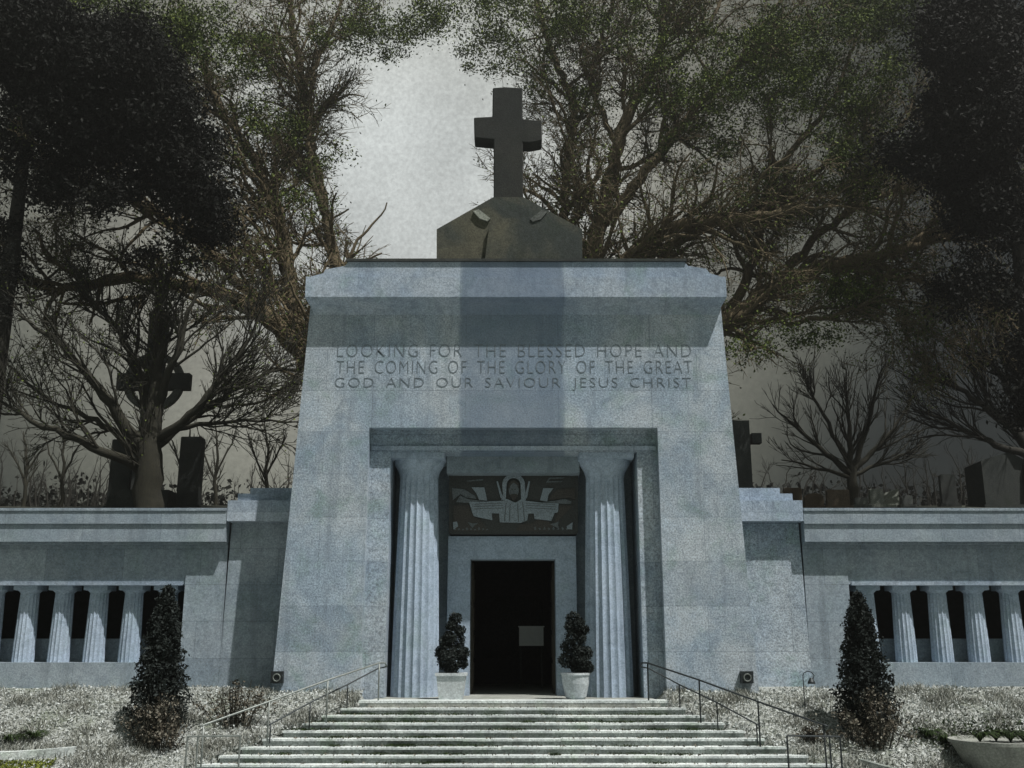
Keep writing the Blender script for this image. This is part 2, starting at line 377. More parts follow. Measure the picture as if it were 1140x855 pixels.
rel([(820,560),(855,552),(885,540),(880,570),(890,595),(850,575)], .04, M['mosm'], 'star'); rel([(945,575),(990,545),(985,600),(950,595)], .04, M['mosl'], 'star')
rel([(100,610),(100,420),(215,420),(250,505),(290,520),(370,612)], .025, M['mosb'], 'ground_rock'); rel([(990,420),(890,420),(850,560),(740,515),(690,550),(600,560),(560,612),(810,612)], .025, M['mosb'], 'ground_rock')
rel([(88,290),(180,300),(260,350),(270,372),(190,362),(150,335),(95,380)], .03, M['mosm'], 'cloud'); rel([(1010,290),(880,300),(825,345),(815,380),(870,375),(960,360),(1010,380)], .03, M['mosb'], 'cloud')
for a, b in ((490, 400), (520, 410), (575, 405), (612, 395)): rel([(a, b), (a+6, b), (a+(a-550)*.25+8, 540), (a+(a-550)*.25, 540)], .07, M['mosm'], 'robe_fold')
for y_ in (415, 432, 450):
    rel([(255, y_-6), (470, y_-14), (470, y_-10), (255, y_-1)], .068, M['mosm'], 'sleeve_fold'); rel([(640, y_-14), (860, y_-4), (860, y_+1), (640, y_-10)], .068, M['mosm'], 'sleeve_fold')
for x_, d_ in ((538, 0), (560, 0)): rel([(x_-6, 298), (x_+6, 298), (x_+5, 304), (x_-5, 304)], .082, M['mosd'], 'eye')
rel([(543, 332), (557, 332), (555, 337), (545, 337)], .088, M['mosd'], 'mouth')
for k in range(9): rel([(100+k*30, 590+(k%3)*6), (112+k*30, 582+(k%3)*6), (120+k*30, 600), (108+k*30, 606)], .035, M['mosm'], 'tessera_patch')
for k in range(8): rel([(700+k*34, 585+(k%3)*7), (712+k*34, 578+(k%2)*8), (720+k*34, 598), (706+k*34, 604)], .035, M['mosm'], 'tessera_patch')
for a, b, c, d in ((66, 88, 160, 625), (1008, 1030, 160, 625)): rel([(a,c),(b,c),(b,d),(a,d)], .03, M['mosd'], 'panel_border')
# upper cornice and attic
cb, ctp = Z(332, 27.55), Z(308, 27.55)
cxl, cxr = X(340, 320, 27.55), X(808.5, 320, 27.55)
prof = [(27.55, ctp), (27.55, cb+.04), (27.58, cb), (27.72, cb-.04), (27.84, cb-.12), (27.94, cb-.26), (YF-.003, cb-.34)]
def cove(mb, xl, xr, prof, yb):      # moulding run with mitred ends (offset follows the y of each profile point)
    n = len(prof); v = []
    yf = prof[0][0]
    for y, z in prof:
        o = (y-yf)*.42; v += [(xl+o, y, z), (xr-o, y, z), (xr-o, yb, z), (xl+o, yb, z)]
    f = []
    for i in range(n-1):
        a, b = i*4, (i+1)*4
        for j in range(4): k = (j+1) % 4; f.append((b+j, b+k, a+k, a+j))
    f += [(0, 1, 2, 3), ((n-1)*4+3, (n-1)*4+2, (n-1)*4+1, (n-1)*4)]
    mb.add(v, f)
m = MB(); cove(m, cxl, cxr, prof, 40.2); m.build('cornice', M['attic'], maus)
at_y = 27.62
pts = [(343,309),(360,304),(362,300),(384,296),(388,291.5),(762,291.5),(766,296),(786,299),(790,304),(805,309)]
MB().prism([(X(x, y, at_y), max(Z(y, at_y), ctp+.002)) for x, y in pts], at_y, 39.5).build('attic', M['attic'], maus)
MB().box(X(386, 290, at_y), X(764, 290, at_y), at_y-.06, 39.6, Z(291.3, at_y), Z(288.6, at_y)).build('coping', M['gdark'], maus)
# sides, roof, back, interior
zw = px(*L0)[1]
def side(sgn, nm):
    A, B = (lowx(L0, L1, zb), px(*L0)) if sgn < 0 else (lowx(R0, R1, zb), px(*R0))
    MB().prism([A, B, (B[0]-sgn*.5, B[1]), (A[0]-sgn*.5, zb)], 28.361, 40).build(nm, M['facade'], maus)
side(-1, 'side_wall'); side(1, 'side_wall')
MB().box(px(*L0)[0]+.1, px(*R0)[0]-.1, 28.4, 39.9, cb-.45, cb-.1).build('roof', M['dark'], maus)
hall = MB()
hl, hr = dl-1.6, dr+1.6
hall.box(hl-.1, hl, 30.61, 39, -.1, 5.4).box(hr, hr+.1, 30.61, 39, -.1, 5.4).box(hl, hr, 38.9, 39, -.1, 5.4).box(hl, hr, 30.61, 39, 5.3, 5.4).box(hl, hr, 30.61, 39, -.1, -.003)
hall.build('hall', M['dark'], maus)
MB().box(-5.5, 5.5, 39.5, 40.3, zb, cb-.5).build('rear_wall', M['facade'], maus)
for sg, xj in ((-1, dl), (1, dr)):
    lf = MB().box(xj-sg*.06, xj+sg*.0, 30.62, 31.6, .02, dt-.05)
    for k in range(4): lf.box(xj-sg*.085, xj-sg*.061, 30.72, 31.5, .2+k*.8, .85+k*.8)
    lf.build('door_leaf', M['bronze'], maus)
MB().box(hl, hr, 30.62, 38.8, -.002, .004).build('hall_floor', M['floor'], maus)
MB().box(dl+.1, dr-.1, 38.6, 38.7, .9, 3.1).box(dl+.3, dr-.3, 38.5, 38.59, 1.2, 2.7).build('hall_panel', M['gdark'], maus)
# inscription, cut letters
def text(body, x0, x1, ytop, ybot):
    words = []
    for wd in body.split(' '):
        c = bpy.data.curves.new('inscription_word', 'FONT'); c.body = wd; c.space_character = 1.16; c.offset = -.024; c.extrude = .006; c.resolution_u = 3
        t = bpy.data.objects.new('tmp', c); S.collection.objects.link(t)
        dg = bpy.context.evaluated_depsgraph_get(); me = bpy.data.meshes.new_from_object(t.evaluated_get(dg))
        bpy.data.objects.remove(t); v = np.array([q.co[:] for q in me.vertices]); words.append((me, v.min(0), v.max(0)))
    gap = .75; tot = sum(h[0]-l[0] for _, l, h in words)+gap*(len(words)-1)
    Xa, Xb, Za, Zb = X(x0, ytop, YF), X(x1, ytop, YF), Z(ybot, YF), Z(ytop, YF)
    sx = (Xb-Xa)/tot; cur = Xa; ymin, ymax = min(l[1] for _, l, h in words), max(h[1] for _, l, h in words)
    root = bpy.data.objects.new('inscription', None); S.collection.objects.link(root); root.parent = maus
    for me, lo, hi in words:
        for q in me.vertices:
            x, y, z = q.co
            q.co = (cur+(x-lo[0])*sx-CX, -.003-(z-lo[2])*.6, Za+(y-ymin)/(ymax-ymin)*(Zb-Za))
        cur += (hi[0]-lo[0]+gap)*sx
        me.materials.clear(); me.materials.append(M['cut'])
        o = bpy.data.objects.new('inscription_word', me); S.collection.objects.link(o); o.parent = root
text('LOOKING FOR THE BLESSED HOPE AND', 376, 769, 383.5, 397)
text('THE COMING OF THE GLORY OF THE GREAT', 375, 770, 401.5, 415.5)
text('GOD AND OUR SAVIOUR JESUS CHRIST', 373, 769, 420.5, 434.5)

# buttress blocks beside the tower, then wings
def mirror(p, c=573.5): return 2*c-p
for sg in (-1, 1):
    q = (lambda p: p) if sg < 0 else (lambda p: mirror(p))
    yb = 29.49
    bt = MB()
    xo = X(q(258), 640, yb); xi = X(q(335), 640, yb)
    z1 = Z(580, yb)
    xi2 = X(q(352), 640, yb)
    bt.prism([(X(q(257), 600, yb), z1), (X(q(255), 600, yb)+sg*.05, zb), (xi2, zb), (xi2, z1)], yb, 39)
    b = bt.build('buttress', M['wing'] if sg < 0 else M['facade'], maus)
    c = MB(); zA, zB, zC, zD = Z(580, yb-.36), Z(557, yb-.36), Z(550, yb), Z(543.5, yb)
    c.box(X(q(253), 570, yb-.36), X(q(356), 570, yb-.36), yb-.36, 39.1, zA, zB)
    c.build('buttress_ledge', M['trim'], b)
    c = MB().box(X(q(266), 550, yb), X(q(350), 550, yb), yb-.1, 38.9, zB+.001, zC).box(X(q(279), 550, yb), X(q(350), 550, yb), yb-.05, 38.8, zC+.001, zD)
    c.build('buttress_step', M['trim'], b)
COLM = {}
def wing(sg, q, lab):
    yw = 29.5
    e0, e1 = q(253), (-330 if sg < 0 else 1470)
    w_ = MB()
    zc0, zc1, zc2 = Z(565.5, 29.14), Z(583, 29.14), Z(603, 29.2)
    za = Z(650.5, 29.55)
    xin, xout = X(e0, 620, yw), X(e1, 620, yw)
    # architrave (shaded by the cornice)
    w_.box(xin, xout, 29.55, 30.5, za, zc2-.05)
    body = w_.build('wing', M['wing'], maus); body['label'] = lab
    c = MB().box(xin, xout, 29.14, 33.2, zc1, zc0).box(xin, xout, 29.19, 33.1, zc2, zc1-.0015).box(xin, xout, 29.36, 33, zc2-.06, zc2-.0015)
    c.box(xin, xout, 29.11, 29.139, zc0-.08, zc0-.02)
    c.build('wing_cornice', M['wing'], body)
    MB().box(X(q(203), 648, 29.5), xout, 29.5, 29.7, Z(651.5, 29.5), Z(647.5, 29.5)).build('string_course', M['trim'], body)
    # plain pier next to the tower
    MB().box(xin, X(q(203), 690, yw), yw, 33, zb, zc2-.062).build('end_pier', M['wing'], body)
    # sill wall below the columns, gallery behind
    zs = Z(737.5, 29.45)
    MB().box(X(q(203), 690, yw), xout, 29.47, 30.8, zb, zs).build('sill_wall', M['wing'], body)
    gl = MB(); zp = Z(711, 30.45)
    gl.box(X(q(203), 690, yw), xout, 30.45, 30.65, zs, zp)
    gl.build('gallery_parapet', M['inner'], body)
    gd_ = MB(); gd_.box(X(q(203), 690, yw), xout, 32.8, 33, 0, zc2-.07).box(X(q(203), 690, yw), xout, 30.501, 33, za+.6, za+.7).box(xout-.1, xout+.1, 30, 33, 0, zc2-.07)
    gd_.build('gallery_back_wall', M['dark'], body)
    cy = 30.0; z0 = zs; z1 = za-.002
    cs = [188.8-38.6*k for k in range(13)] if sg < 0 else [962+40*k for k in range(13)]
    for k, c_ in enumerate(cs):
        cx = X(c_, 655, cy)
        if 'm' not in COLM:
            a, b_ = dcol(0, 0, 0, z1-z0, .295, .25, .335, None, None, None, flt=.09, nf=16, abh=.15)
            a.add(b_.v, b_.f); a.v = a.v
            o = a.build('column', M['col'], body, smooth=False)
            # recentre: build() subtracts the building origin, so undo it
            for v in o.data.vertices: v.co.x += ORG[maus.name][0]; v.co.y += ORG[maus.name][1]; v.co.z += ORG[maus.name][2]
            COLM['m'] = o.data
        else:
            o = bpy.data.objects.new('column', COLM['m']); S.collection.objects.link(o); o.parent = body
        o.location = (cx-ORG[maus.name][0], cy-ORG[maus.name][1], z0-ORG[maus.name][2])
wing(-1, lambda p: p, 'low colonnaded wing left of the central block')
wing(1, lambda p: mirror(p, 573.5) if p > 210 else 948, 'low colonnaded wing right of the central block')

# ---------------------------------------------------------------- stone steps
st = thing('stone_steps', (CX, STY, 0), 'broad flight of pale worn stone steps climbing to the porch', 'steps')
for k in range(1, NST+1):
    y = STY-STT*k; z = -STR*k; hw = 3.85+.39*k
    bx = MB(); n = 14
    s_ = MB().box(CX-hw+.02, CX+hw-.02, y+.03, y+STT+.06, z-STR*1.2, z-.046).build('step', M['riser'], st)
    # tread slabs with worn, slightly uneven front edge
    tr = MB(); xx = -hw
    while xx < hw-.01:
        L = min(random.uniform(1.6, 2.6), hw-xx); L = hw-xx if hw-xx-L < .5 else L
        dz = random.uniform(-.006, .006); dy = random.uniform(-.008, .008)
        tr.box(CX+xx+.004, CX+xx+L-.004, y-.015+dy, y+STT+.02, z-.046+dz, z+dz); xx += L
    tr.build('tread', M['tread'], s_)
k = 0
tr = MB(); xx = -3.85
while xx < 3.8:
    L = min(random.uniform(1.5, 2.4), 3.85-xx); tr.box(CX+xx+.004, CX+xx+L-.004, STY-.03, STY+.6, -.046, .012); xx += L
tp = tr.build('top_landing', M['tread'], st)
MB().box(CX-3.83, CX+3.83, STY, STY+.5, -.5, -.048).build('step', M['riser'], st)
for sg in (-1, 1):      # landing between the stair head and the walls
    pass

# ---------------------------------------------------------------- roof cross
cyy = 27.95; cz0 = Z(288.6, at_y)
cr = thing('stone_cross', (X(566, 250, cyy), cyy, cz0), 'dark weathered stone Latin cross on a gabled pedestal on the roof edge', 'cross')
def cp(x, y): return (X(x, y, cyy), Z(y, cyy))
pd = MB().prism([(cp(486.5, 290)[0], cz0), cp(486.5, 257), cp(549, 221.5), cp(583, 221.5), cp(648, 257), (cp(648, 290)[0], cz0)], cyy-.12, cyy+1.5)
pd.build('pedestal', M['ped'], cr)
# carved front: raised central gablet with folds
gx = MB().prism([(cp(540, 280)[0], cz0), cp(545, 255), cp(556, 247), cp(577, 247), cp(588, 255), (cp(592, 280)[0], cz0)], cyy-.26, cyy-.121)
gx.build('carved_shield', M['ped'], cr)
MB().prism([cp(527, 238), cp(533, 236), cp(546, 246), cp(543, 249), cp(534, 246)], cyy-.2, cyy-.121).build('carved_leaf', M['gpale'], cr)
MB().prism([cp(609, 238), cp(603, 236), cp(590, 246), cp(593, 249), cp(602, 246)], cyy-.15, cyy-.121).build('carved_leaf', M['grave'], cr)
cshape = [(549.5,224),(549.5,155.5),(528,153.5),(527.5,130.5),(548,129.5),(548.5,97.5),(562,96.5),(581.5,97.5),(582,132),(603,134),(603.5,156.5),(590,159),(582,158.5),(582.5,224)]
yc = cyy+.25
cs_ = MB().prism([(X(x, y, yc), Z(y, yc)) for x, y in cshape], yc, yc+.62)
cro = cs_.build('cross_shaft', M['cross'], cr)
bv = cro.modifiers.new('b', 'BEVEL'); bv.width = .035; bv.segments = 2; bv.limit_method = 'ANGLE'

# ---------------------------------------------------------------- handrails
def handrail(pts, posts, mat_, label, grp, hook=None, r=.022):
    b = pts[0]; h = thing('handrail', (b[0], b[1], b[2]-.9), label, 'handrail', grp)
    MB().tube(pts, r, 8).build('rail', mat_, h, smooth=True)
    for t_, b_ in posts: MB().tube([b_, ((b_[0]+t_[0])/2, (b_[1]+t_[1])/2, (b_[2]+t_[2])/2), t_], r*.9, 8).build('post', mat_, h, smooth=True)
def yk(k): return STY-STT*k+.1
def rp_(px_, pyt, pyb, k):
    y = yk(k); x = X(px_, pyb, y); return (x, y, Z(pyt, y)), (x, y, -STR*max(0, k)-.03)
A = [rp_(722, 738, 776, 0), rp_(780, 757, 797, 3), rp_(846, 781, 822, 6), rp_(920, 807, 850, 9)]
B = [rp_(757, 762, 785, 1), rp_(799, 782, 805, 3.6), rp_(843, 806, 821, 5.4)]
def ext(a, b, f): return tuple(b[i]+(b[i]-a[i])*f for i in range(3))
def flip(p): return (2*CX-p[0], p[1], p[2])
for sg, mt, la, lb in ((1, M['metal'], 'dark upper handrail down the right side of the steps', 'short lower inner handrail right of the steps'),
                       (-1, M['metall'], 'long pale handrail down the left side of the steps', 'short dark inner handrail left of the steps')):
    f_ = (lambda p: p) if sg > 0 else flip
    t = [f_(a[0]) for a in A]; po = [(f_(a[0]), f_(a[1])) for a in A]
    hk = (t[0][0]-sg*.12, t[0][1]+.15, t[0][2]+.0); hk2 = (t[0][0]-sg*.16, t[0][1]+.2, t[0][2]-.09)
    handrail([hk2, hk]+t+[ext(t[2], t[3], .06)], po, mt, la, 'handrails beside the steps')
    t = [f_(a[0]) for a in B]; po = [(f_(a[0]), f_(a[1])) for a in B]
    s0 = f_(P(712, 742, yk(0)+.2)); s1 = f_(P(722, 744, yk(0)+.2))
    handrail([s0, s1]+t+[ext(t[1], t[2], .1)], po, M['metal'], lb, 'handrails beside the steps', r=.018)
# low rail stands at the foot of the steps
for sg, lab in ((1, 'low dark rail stand beyond the right foot of the steps'), (-1, 'low pale rail stand beyond the left foot of the steps')):
    y = 23.6; f_ = (lambda p: p) if sg > 0 else flip
    mm = M['metal'] if sg > 0 else M['metall']
    a, b = f_(P(876, 819, y)), f_(P(935, 820, y)); g0 = -1.6
    h = thing('rail_stand', (a[0], y, g0), lab, 'railing', 'low rail stands')
    MB().tube([a, b], .02, 8).build('rail', mm, h)
    for p in (a, b, ((a[0]*.2+b[0]*.8), y, a[2])): MB().tube([(p[0], y, g0), (p[0], y, p[2])], .02, 8).build('post', mm, h)

# ---------------------------------------------------------------- wall fittings
for pxx, lab in ((308, 'small dark square light fitting at the foot of the left wall'), (832, 'small dark square light fitting at the foot of the right wall')):
    y = 27.85; c = P(pxx, 754, y)
    t = thing('wall_light', c, lab, 'light fitting', 'square wall lights')
    MB().box(c[0]-.16, c[0]+.16, y, y+.145, c[2]-.15, c[2]+.15).build('housing', M['metal'], t)
    ring = [(c[0]+.09*math.cos(a), y-.012, c[2]-.01+.09*math.sin(a)) for a in [2*math.pi*i/16 for i in range(17)]]
    MB().tube(ring, .018, 6, False).build('lens_ring', M['metall'], t)
# hooked garden lamp right
y = 26.6; b = P(896, 785, y); t = thing('garden_lamp', (b[0], y, gz(b[0], y)), 'thin dark garden lamp with a curled hook right of the steps', 'garden lamp')
zt = Z(752, y)
MB().tube([(b[0], y, gz(b[0], y)-.05), (b[0], y, zt), (b[0]+.03, y, zt+.06), (b[0]+.12, y, zt+.1), (b[0]+.22, y, zt+.08), (b[0]+.28, y, zt), (b[0]+.24, y, zt-.1)], .012, 6).build('stem', M['metal'], t)
MB().lathe(b[0]+.2, y, [(zt-.2, .10, 0), (zt-.15, .09, 0), (zt-.05, .03, 0)], 14).build('shade', M['metal'], t)

# ---------------------------------------------------------------- potted topiary
def ball(c, r, n): 
    d = rng.normal(size=(n, 3)); d /= np.linalg.norm(d, axis=1)[:, None]
    return np.array(c)+d*r*rng.uniform(.6, 1.08, n)[:, None]
def topiary(pxc, pots, balls, lab, twist):
    y = 27.6; bx_ = X(pxc, 770, y)
    t = thing('potted_topiary', (bx_, y, .012), lab, 'potted plant', 'potted topiaries flanking the door')
    zp = Z(749, y); w0, w1 = pots
    pm = MB()
    if twist:   # rounded pot
        pm.lathe(bx_, y, [(.012, w0*.85, 0), (.06, w0, 0), (zp*.6, w1*.95, 0), (zp-.06, w1, 0), (zp-.05, w1*1.07, 0), (zp, w1*1.07, 0), (zp, w1*.9, 0), (zp-.05, w1*.88, 0)], 28)
    else:       # square tapered pot
        v = []
        for z, w_ in ((.012, w0), (zp-.07, w1), (zp-.07, w1*1.08), (zp, w1*1.08), (zp, w1*.9), (zp-.06, w1*.88)):
            v += [(bx_-w_, y-w_, z), (bx_+w_, y-w_, z), (bx_+w_, y+w_, z), (bx_-w_, y+w_, z)]
        f = [(i*4+j, i*4+(j+1)%4, (i+1)*4+(j+1)%4, (i+1)*4+j) for i in range(5) for j in range(4)]+[(3,2,1,0), (20,21,22,23)]
        pm.add(v, f)
    pm.build('pot', M['pot'], t)
    MB().tube([(bx_, y, zp-.1), (bx_+.04, y, zp+.3), (bx_-.03, y, zp+.8), (bx_, y, Z(692, y))], [.04, .035, .03, .015], 7).build('trunk', M['barkd'], t)
    C = []; S_ = []
    for (x_, y_, r_) in balls:
        yy = y+random.uniform(-.18, .18); rr = r_*y/F
        c = (X(x_, y_, yy), yy, Z(y_, yy)); C.append(ball(c, rr, 420)); C.append(ball(c, rr*.7, 120))
    V, Q = leaves(np.concatenate(C), .055, .7); fastmesh('foliage', V, Q, M['shrub'], t)
topiary(502.5, (.30, .37), [(507,689,7),(503,697,6),(512,702,6),(501,708,7),(510,713,8),(496,715,7),(501,722,9),(512,726,9),(491,727,7),(517,727,6),(495,737,8),(506,735,9),(515,738,6),(503,744,8),(499,729,9)], 'dark clustered topiary in a square pale pot left of the door', False)
topiary(641, (.27, .36), [(638,689,8),(634,697,6),(645,694,6),(650,701,6),(637,709,8),(647,711,6),(641,704,5),(632,720,8),(643,724,7),(653,727,7),(629,735,8),(637,737,7),(650,738,8),(644,744,8),(655,743,6),(644,733,7)], 'dark cloud-pruned topiary in a round pale pot right of the door', True)
# pale cloth-covered table deep inside the hall
y = 34.5; t = thing('altar_table', (X(591, 718, y), y, 0), 'small pale cloth-covered table deep inside the dark doorway', 'table')
xa, xb_ = X(578, 700, y), X(605, 700, y); za_, zb_ = Z(719, y), Z(697, y)
MB().box(xa, xb_, y, y+.5, za_, zb_-.03).build('cloth_front', M['cloth'], t)
MB().box(xa-.03, xb_+.03, y-.03, y+.55, zb_-.029, zb_).build('table_top', M['cloth'], t)
for xx in (xa+.06, xb_-.06): MB().box(xx-.03, xx+.03, y+.1, y+.4, 0, za_-.001).build('leg', M['gdark'], t)

# ---------------------------------------------------------------- branching generator
class Tree:
    def __init__(s): s.V = []; s.Q = []; s.n = 0; s.L = []; s.tips = []
    def tube(s, pts, rad, sides):
        pts = np.asarray(pts, float); k = len(pts)
        t = np.gradient(pts, axis=0); t /= np.linalg.norm(t, axis=1)[:, None]+1e-9
        ref = np.array([.31, .83, .46]); a = np.cross(t, ref); a /= np.linalg.norm(a, axis=1)[:, None]+1e-9; b = np.cross(t, a)
        q = np.arange(sides)*2*math.pi/sides
        V = pts[:, None, :]+np.asarray(rad)[:, None, None]*(np.cos(q)[None, :, None]*a[:, None, :]+np.sin(q)[None, :, None]*b[:, None, :])
        i = np.arange(k-1)[:, None]*sides; j = np.arange(sides)[None, :]; j2 = (j+1) % sides
        Q = np.stack([i+j, i+j2, i+sides+j2, i+sides+j], -1).reshape(-1, 4)
        s.V.append(V.reshape(-1, 3)); s.Q.append(Q+s.n); s.n += k*sides
    def limb(s, pts, rad, cfg, lvl=0):               # explicit limb then side growth
        pts = np.asarray(pts, float)
        # resample with wiggle
        seg = np.linalg.norm(np.diff(pts, axis=0), axis=1); L = seg.sum(); d = np.concatenate([[0], np.cumsum(seg)])
        m = max(6, int(L/.45)); u = np.linspace(0, L, m)
        q = np.stack([np.interp(u, d, pts[:, i]) for i in range(3)], 1)
        for _ in range(3): q[1:-1] = .5*q[1:-1]+.25*(q[:-2]+q[2:])
        q[1:-1] += rng.normal(size=(m-2, 3))*cfg.get('wig', .04)
        r = np.interp(u, d, rad)
        s.tube(q, r, 9 if r[0] > .12 else 5)
        s.kids(q, r, L, cfg, lvl)
    def kids(s, q, r, L, cfg, lvl):
        if lvl >= cfg['depth']: return
        n = rng.poisson(cfg['dens'][lvl]*L); m = len(q)
        for _ in range(n):
            f = rng.uniform(cfg.get('start', .15) if lvl == 0 else .12, 1.)
            i = min(m-2, int(f*(m-1))); p = q[i]; t = q[i+1]-q[i]; t /= np.linalg.norm(t)+1e-9
            rr = max(r[i]*rng.uniform(.35, .6), cfg['rmin'])
            rr = min(rr, cfg.get('rmax', [.09, .045, .02, .01])[min(lvl, 3)])
            ln = cfg['len'][lvl]*rng.uniform(.55, 1.3)*(1.15-.55*f)
            o = rng.normal(size=3); o -= t*np.dot(o, t); o /= np.linalg.norm(o)+1e-9
            o[1] *= cfg.get('ysq', .7)
            ang = rng.uniform(*cfg['ang']); d = t*math.cos(ang)+o*math.sin(ang)
            s.grow(p, d, ln, rr, cfg, lvl+1)
        # terminal
    def grow(s, p, d, ln, r, cfg, lvl):
        if cfg.get('gap'):                           # the open window in the crown, left of the cross
            e = p+d/np.linalg.norm(d)*ln*.8
            for w_ in (p, e):
                v = (w_[0]-X(445, 205, w_[1]))/(68*w_[1]/F), (w_[2]-Z(200, w_[1]))/(104*w_[1]/F)
                if v[0]**2+v[1]**2 < rng.uniform(.2, 1.5): return
        m = max(4, int(ln/.32)); st_ = ln/(m-1); pts = [p]; d = d/np.linalg.norm(d)
        pull = np.array(cfg.get('pull', (0, 0, .1)))
        for _ in range(m-1):
            d = d+rng.normal(size=3)*cfg.get('crook', .16)+pull*st_; d /= np.linalg.norm(d)
            pts.append(pts[-1]+d*st_)
        q = np.array(pts); rad = np.linspace(r, max(cfg['rmin']*.6, r*.3), m)
        s.tube(q, rad, 5 if r > .04 else 3)
        if lvl >= cfg.get('leaflvl', 9):
            k = rng.poisson(cfg['leafn']*ln)
            if k:
                f = rng.uniform(.1, 1, k)*(m-1); i = np.minimum(f.astype(int), m-2)
                c = q[i]+(q[i+1]-q[i])*(f-i)[:, None]+rng.normal(size=(k, 3))*cfg.get('spread', .16)
                s.L.append(c)
        s.kids(q, rad, ln, cfg, lvl)
    def finish(s, root, matb, matl=None, size=.12, keep=None, nm='trunk'):
        fastmesh(nm, np.concatenate(s.V), np.concatenate(s.Q), matb, root)
        if s.L and matl:
            C = np.concatenate(s.L)
            if keep is not None: C = C[keep(C)]
            V, Q = leaves(C, size); fastmesh('crown', V, Q, matl, root)
def clump(cx, cy, rx_, ry_, Y, dy, n):               # leaf cloud given where it is seen, at its own depth and thickness
    # irregular: sub-clumps inside an ellipsoid
    k = max(5, int(n/170)); out_ = []
    for _ in range(k):
        while True:
            u = rng.uniform(-1, 1, 3)
            if np.dot(u, u) < 1: break
        yy = Y+u[1]*dy; c = np.array(P(cx+u[0]*rx_, cy+u[2]*ry_, yy)); s_ = rng.uniform(.35, 1.0)
        q_ = int(n/k*rng.uniform(.5, 1.5)); out_.append(c+rng.normal(size=(q_, 3))*s_*np.array([.62, .62, .36]))
    return np.concatenate(out_)

# ---- great leafy tree behind the tower
YT = 47.0; base = (X(585, 560, YT), YT, bank(YT))
T = Tree()
big = thing('leafy_tree', base, 'huge spreading tree with thick mossy limbs rising behind the central block', 'tree')
cfg = dict(gap=True, depth=4, dens=[1.5, 1.7, 2.0, 1.8], len=[5.2, 2.8, 1.4, .7], ang=(.35, 1.05), rmin=.017, pull=(0, 0, .05), crook=.17, leaflvl=3, leafn=2.8, spread=.16, wig=.06, ysq=.8, rmax=[.15, .06, .028, .014])
def pl(seq, base_y=YT): return [P(a, b, base_y+c) for a, b, c in seq]
T.limb([(base[0], YT, base[2]-1), (base[0]+.1, YT, base[2]+3), P(580, 470, YT)], [1.5, 1.25, 1.15], dict(cfg, depth=0))
limbs = [
 ([(575,480,0),(450,470,0),(345,405,0),(300,350,0),(235,325,-1),(150,305,-1),(60,325,-2),(-20,300,-2)], [.75,.62,.55,.45,.34,.26,.20,.1]),
 ([(345,405,0),(325,340,1),(318,270,1),(290,190,2),(240,110,2),(200,20,3)], [.42,.42,.34,.25,.17,.08]),
 ([(300,350,0),(225,270,-1),(150,220,-2),(60,190,-3),(-20,170,-3)], [.3,.24,.19,.13,.07]),
 ([(450,440,0),(385,350,2),(365,250,3),(340,120,3),(325,20,3),(320,-60,3)], [.4,.32,.26,.21,.16,.1]),
 ([(365,250,3),(345,190,2),(345,90,2),(390,-20,2)], [.16,.15,.12,.07]),
 ([(600,460,0),(650,340,1),(672,230,1),(690,150,1),(735,60,1),(745,-50,1)], [.6,.5,.40,.32,.24,.15]),
 ([(620,420,0),(625,330,2),(628,230,2),(640,120,2),(600,20,3),(590,-60,3)], [.35,.3,.24,.2,.15,.1]),
 ([(672,250,1),(720,190,0),(765,130,0),(830,60,-1),(880,-20,-1)], [.3,.26,.2,.14,.09]),
 ([(640,400,0),(690,300,0),(740,255,-1),(800,245,-2),(850,240,-2),(905,228,-3)], [.5,.42,.34,.30,.22,.1]),
 ([(660,360,0),(720,285,1),(790,250,1),(845,235,0),(870,180,0),(930,110,0),(960,20,0)], [.3,.28,.24,.2,.16,.12,.07]),
 ([(600,470,0),(700,430,0),(806,362,-1),(862,322,-1),(920,295,-1),(985,285,-2),(1050,262,-2),(1150,225,-3)], [.7,.62,.52,.44,.36,.28,.2,.12]),
 ([(806,362,-1),(835,300,0),(850,240,0),(905,190,1),(990,150,1),(1060,90,1)], [.26,.23,.19,.15,.11,.06]),
 ([(862,322,-1),(900,270,0),(960,225,0),(1040,190,0),(1120,120,0)], [.24,.2,.16,.11,.06]),
 ([(920,295,-1),(1000,310,-2),(1060,318,-2),(1150,330,-2)], [.17,.13,.1,.06]),
 ([(820,352,-1),(870,362,-2),(930,352,-3),(985,330,-3),(1050,345,-3)], [.14,.12,.1,.07,.04]),
 ([(690,170,1),(655,90,2),(680,10,2),(690,-50,2)], [.16,.13,.1,.07]),
 ([(735,80,1),(790,30,1),(820,-40,1)], [.14,.11,.07]),
]
for s_, r_ in limbs: T.limb(pl(s_), r_, cfg)
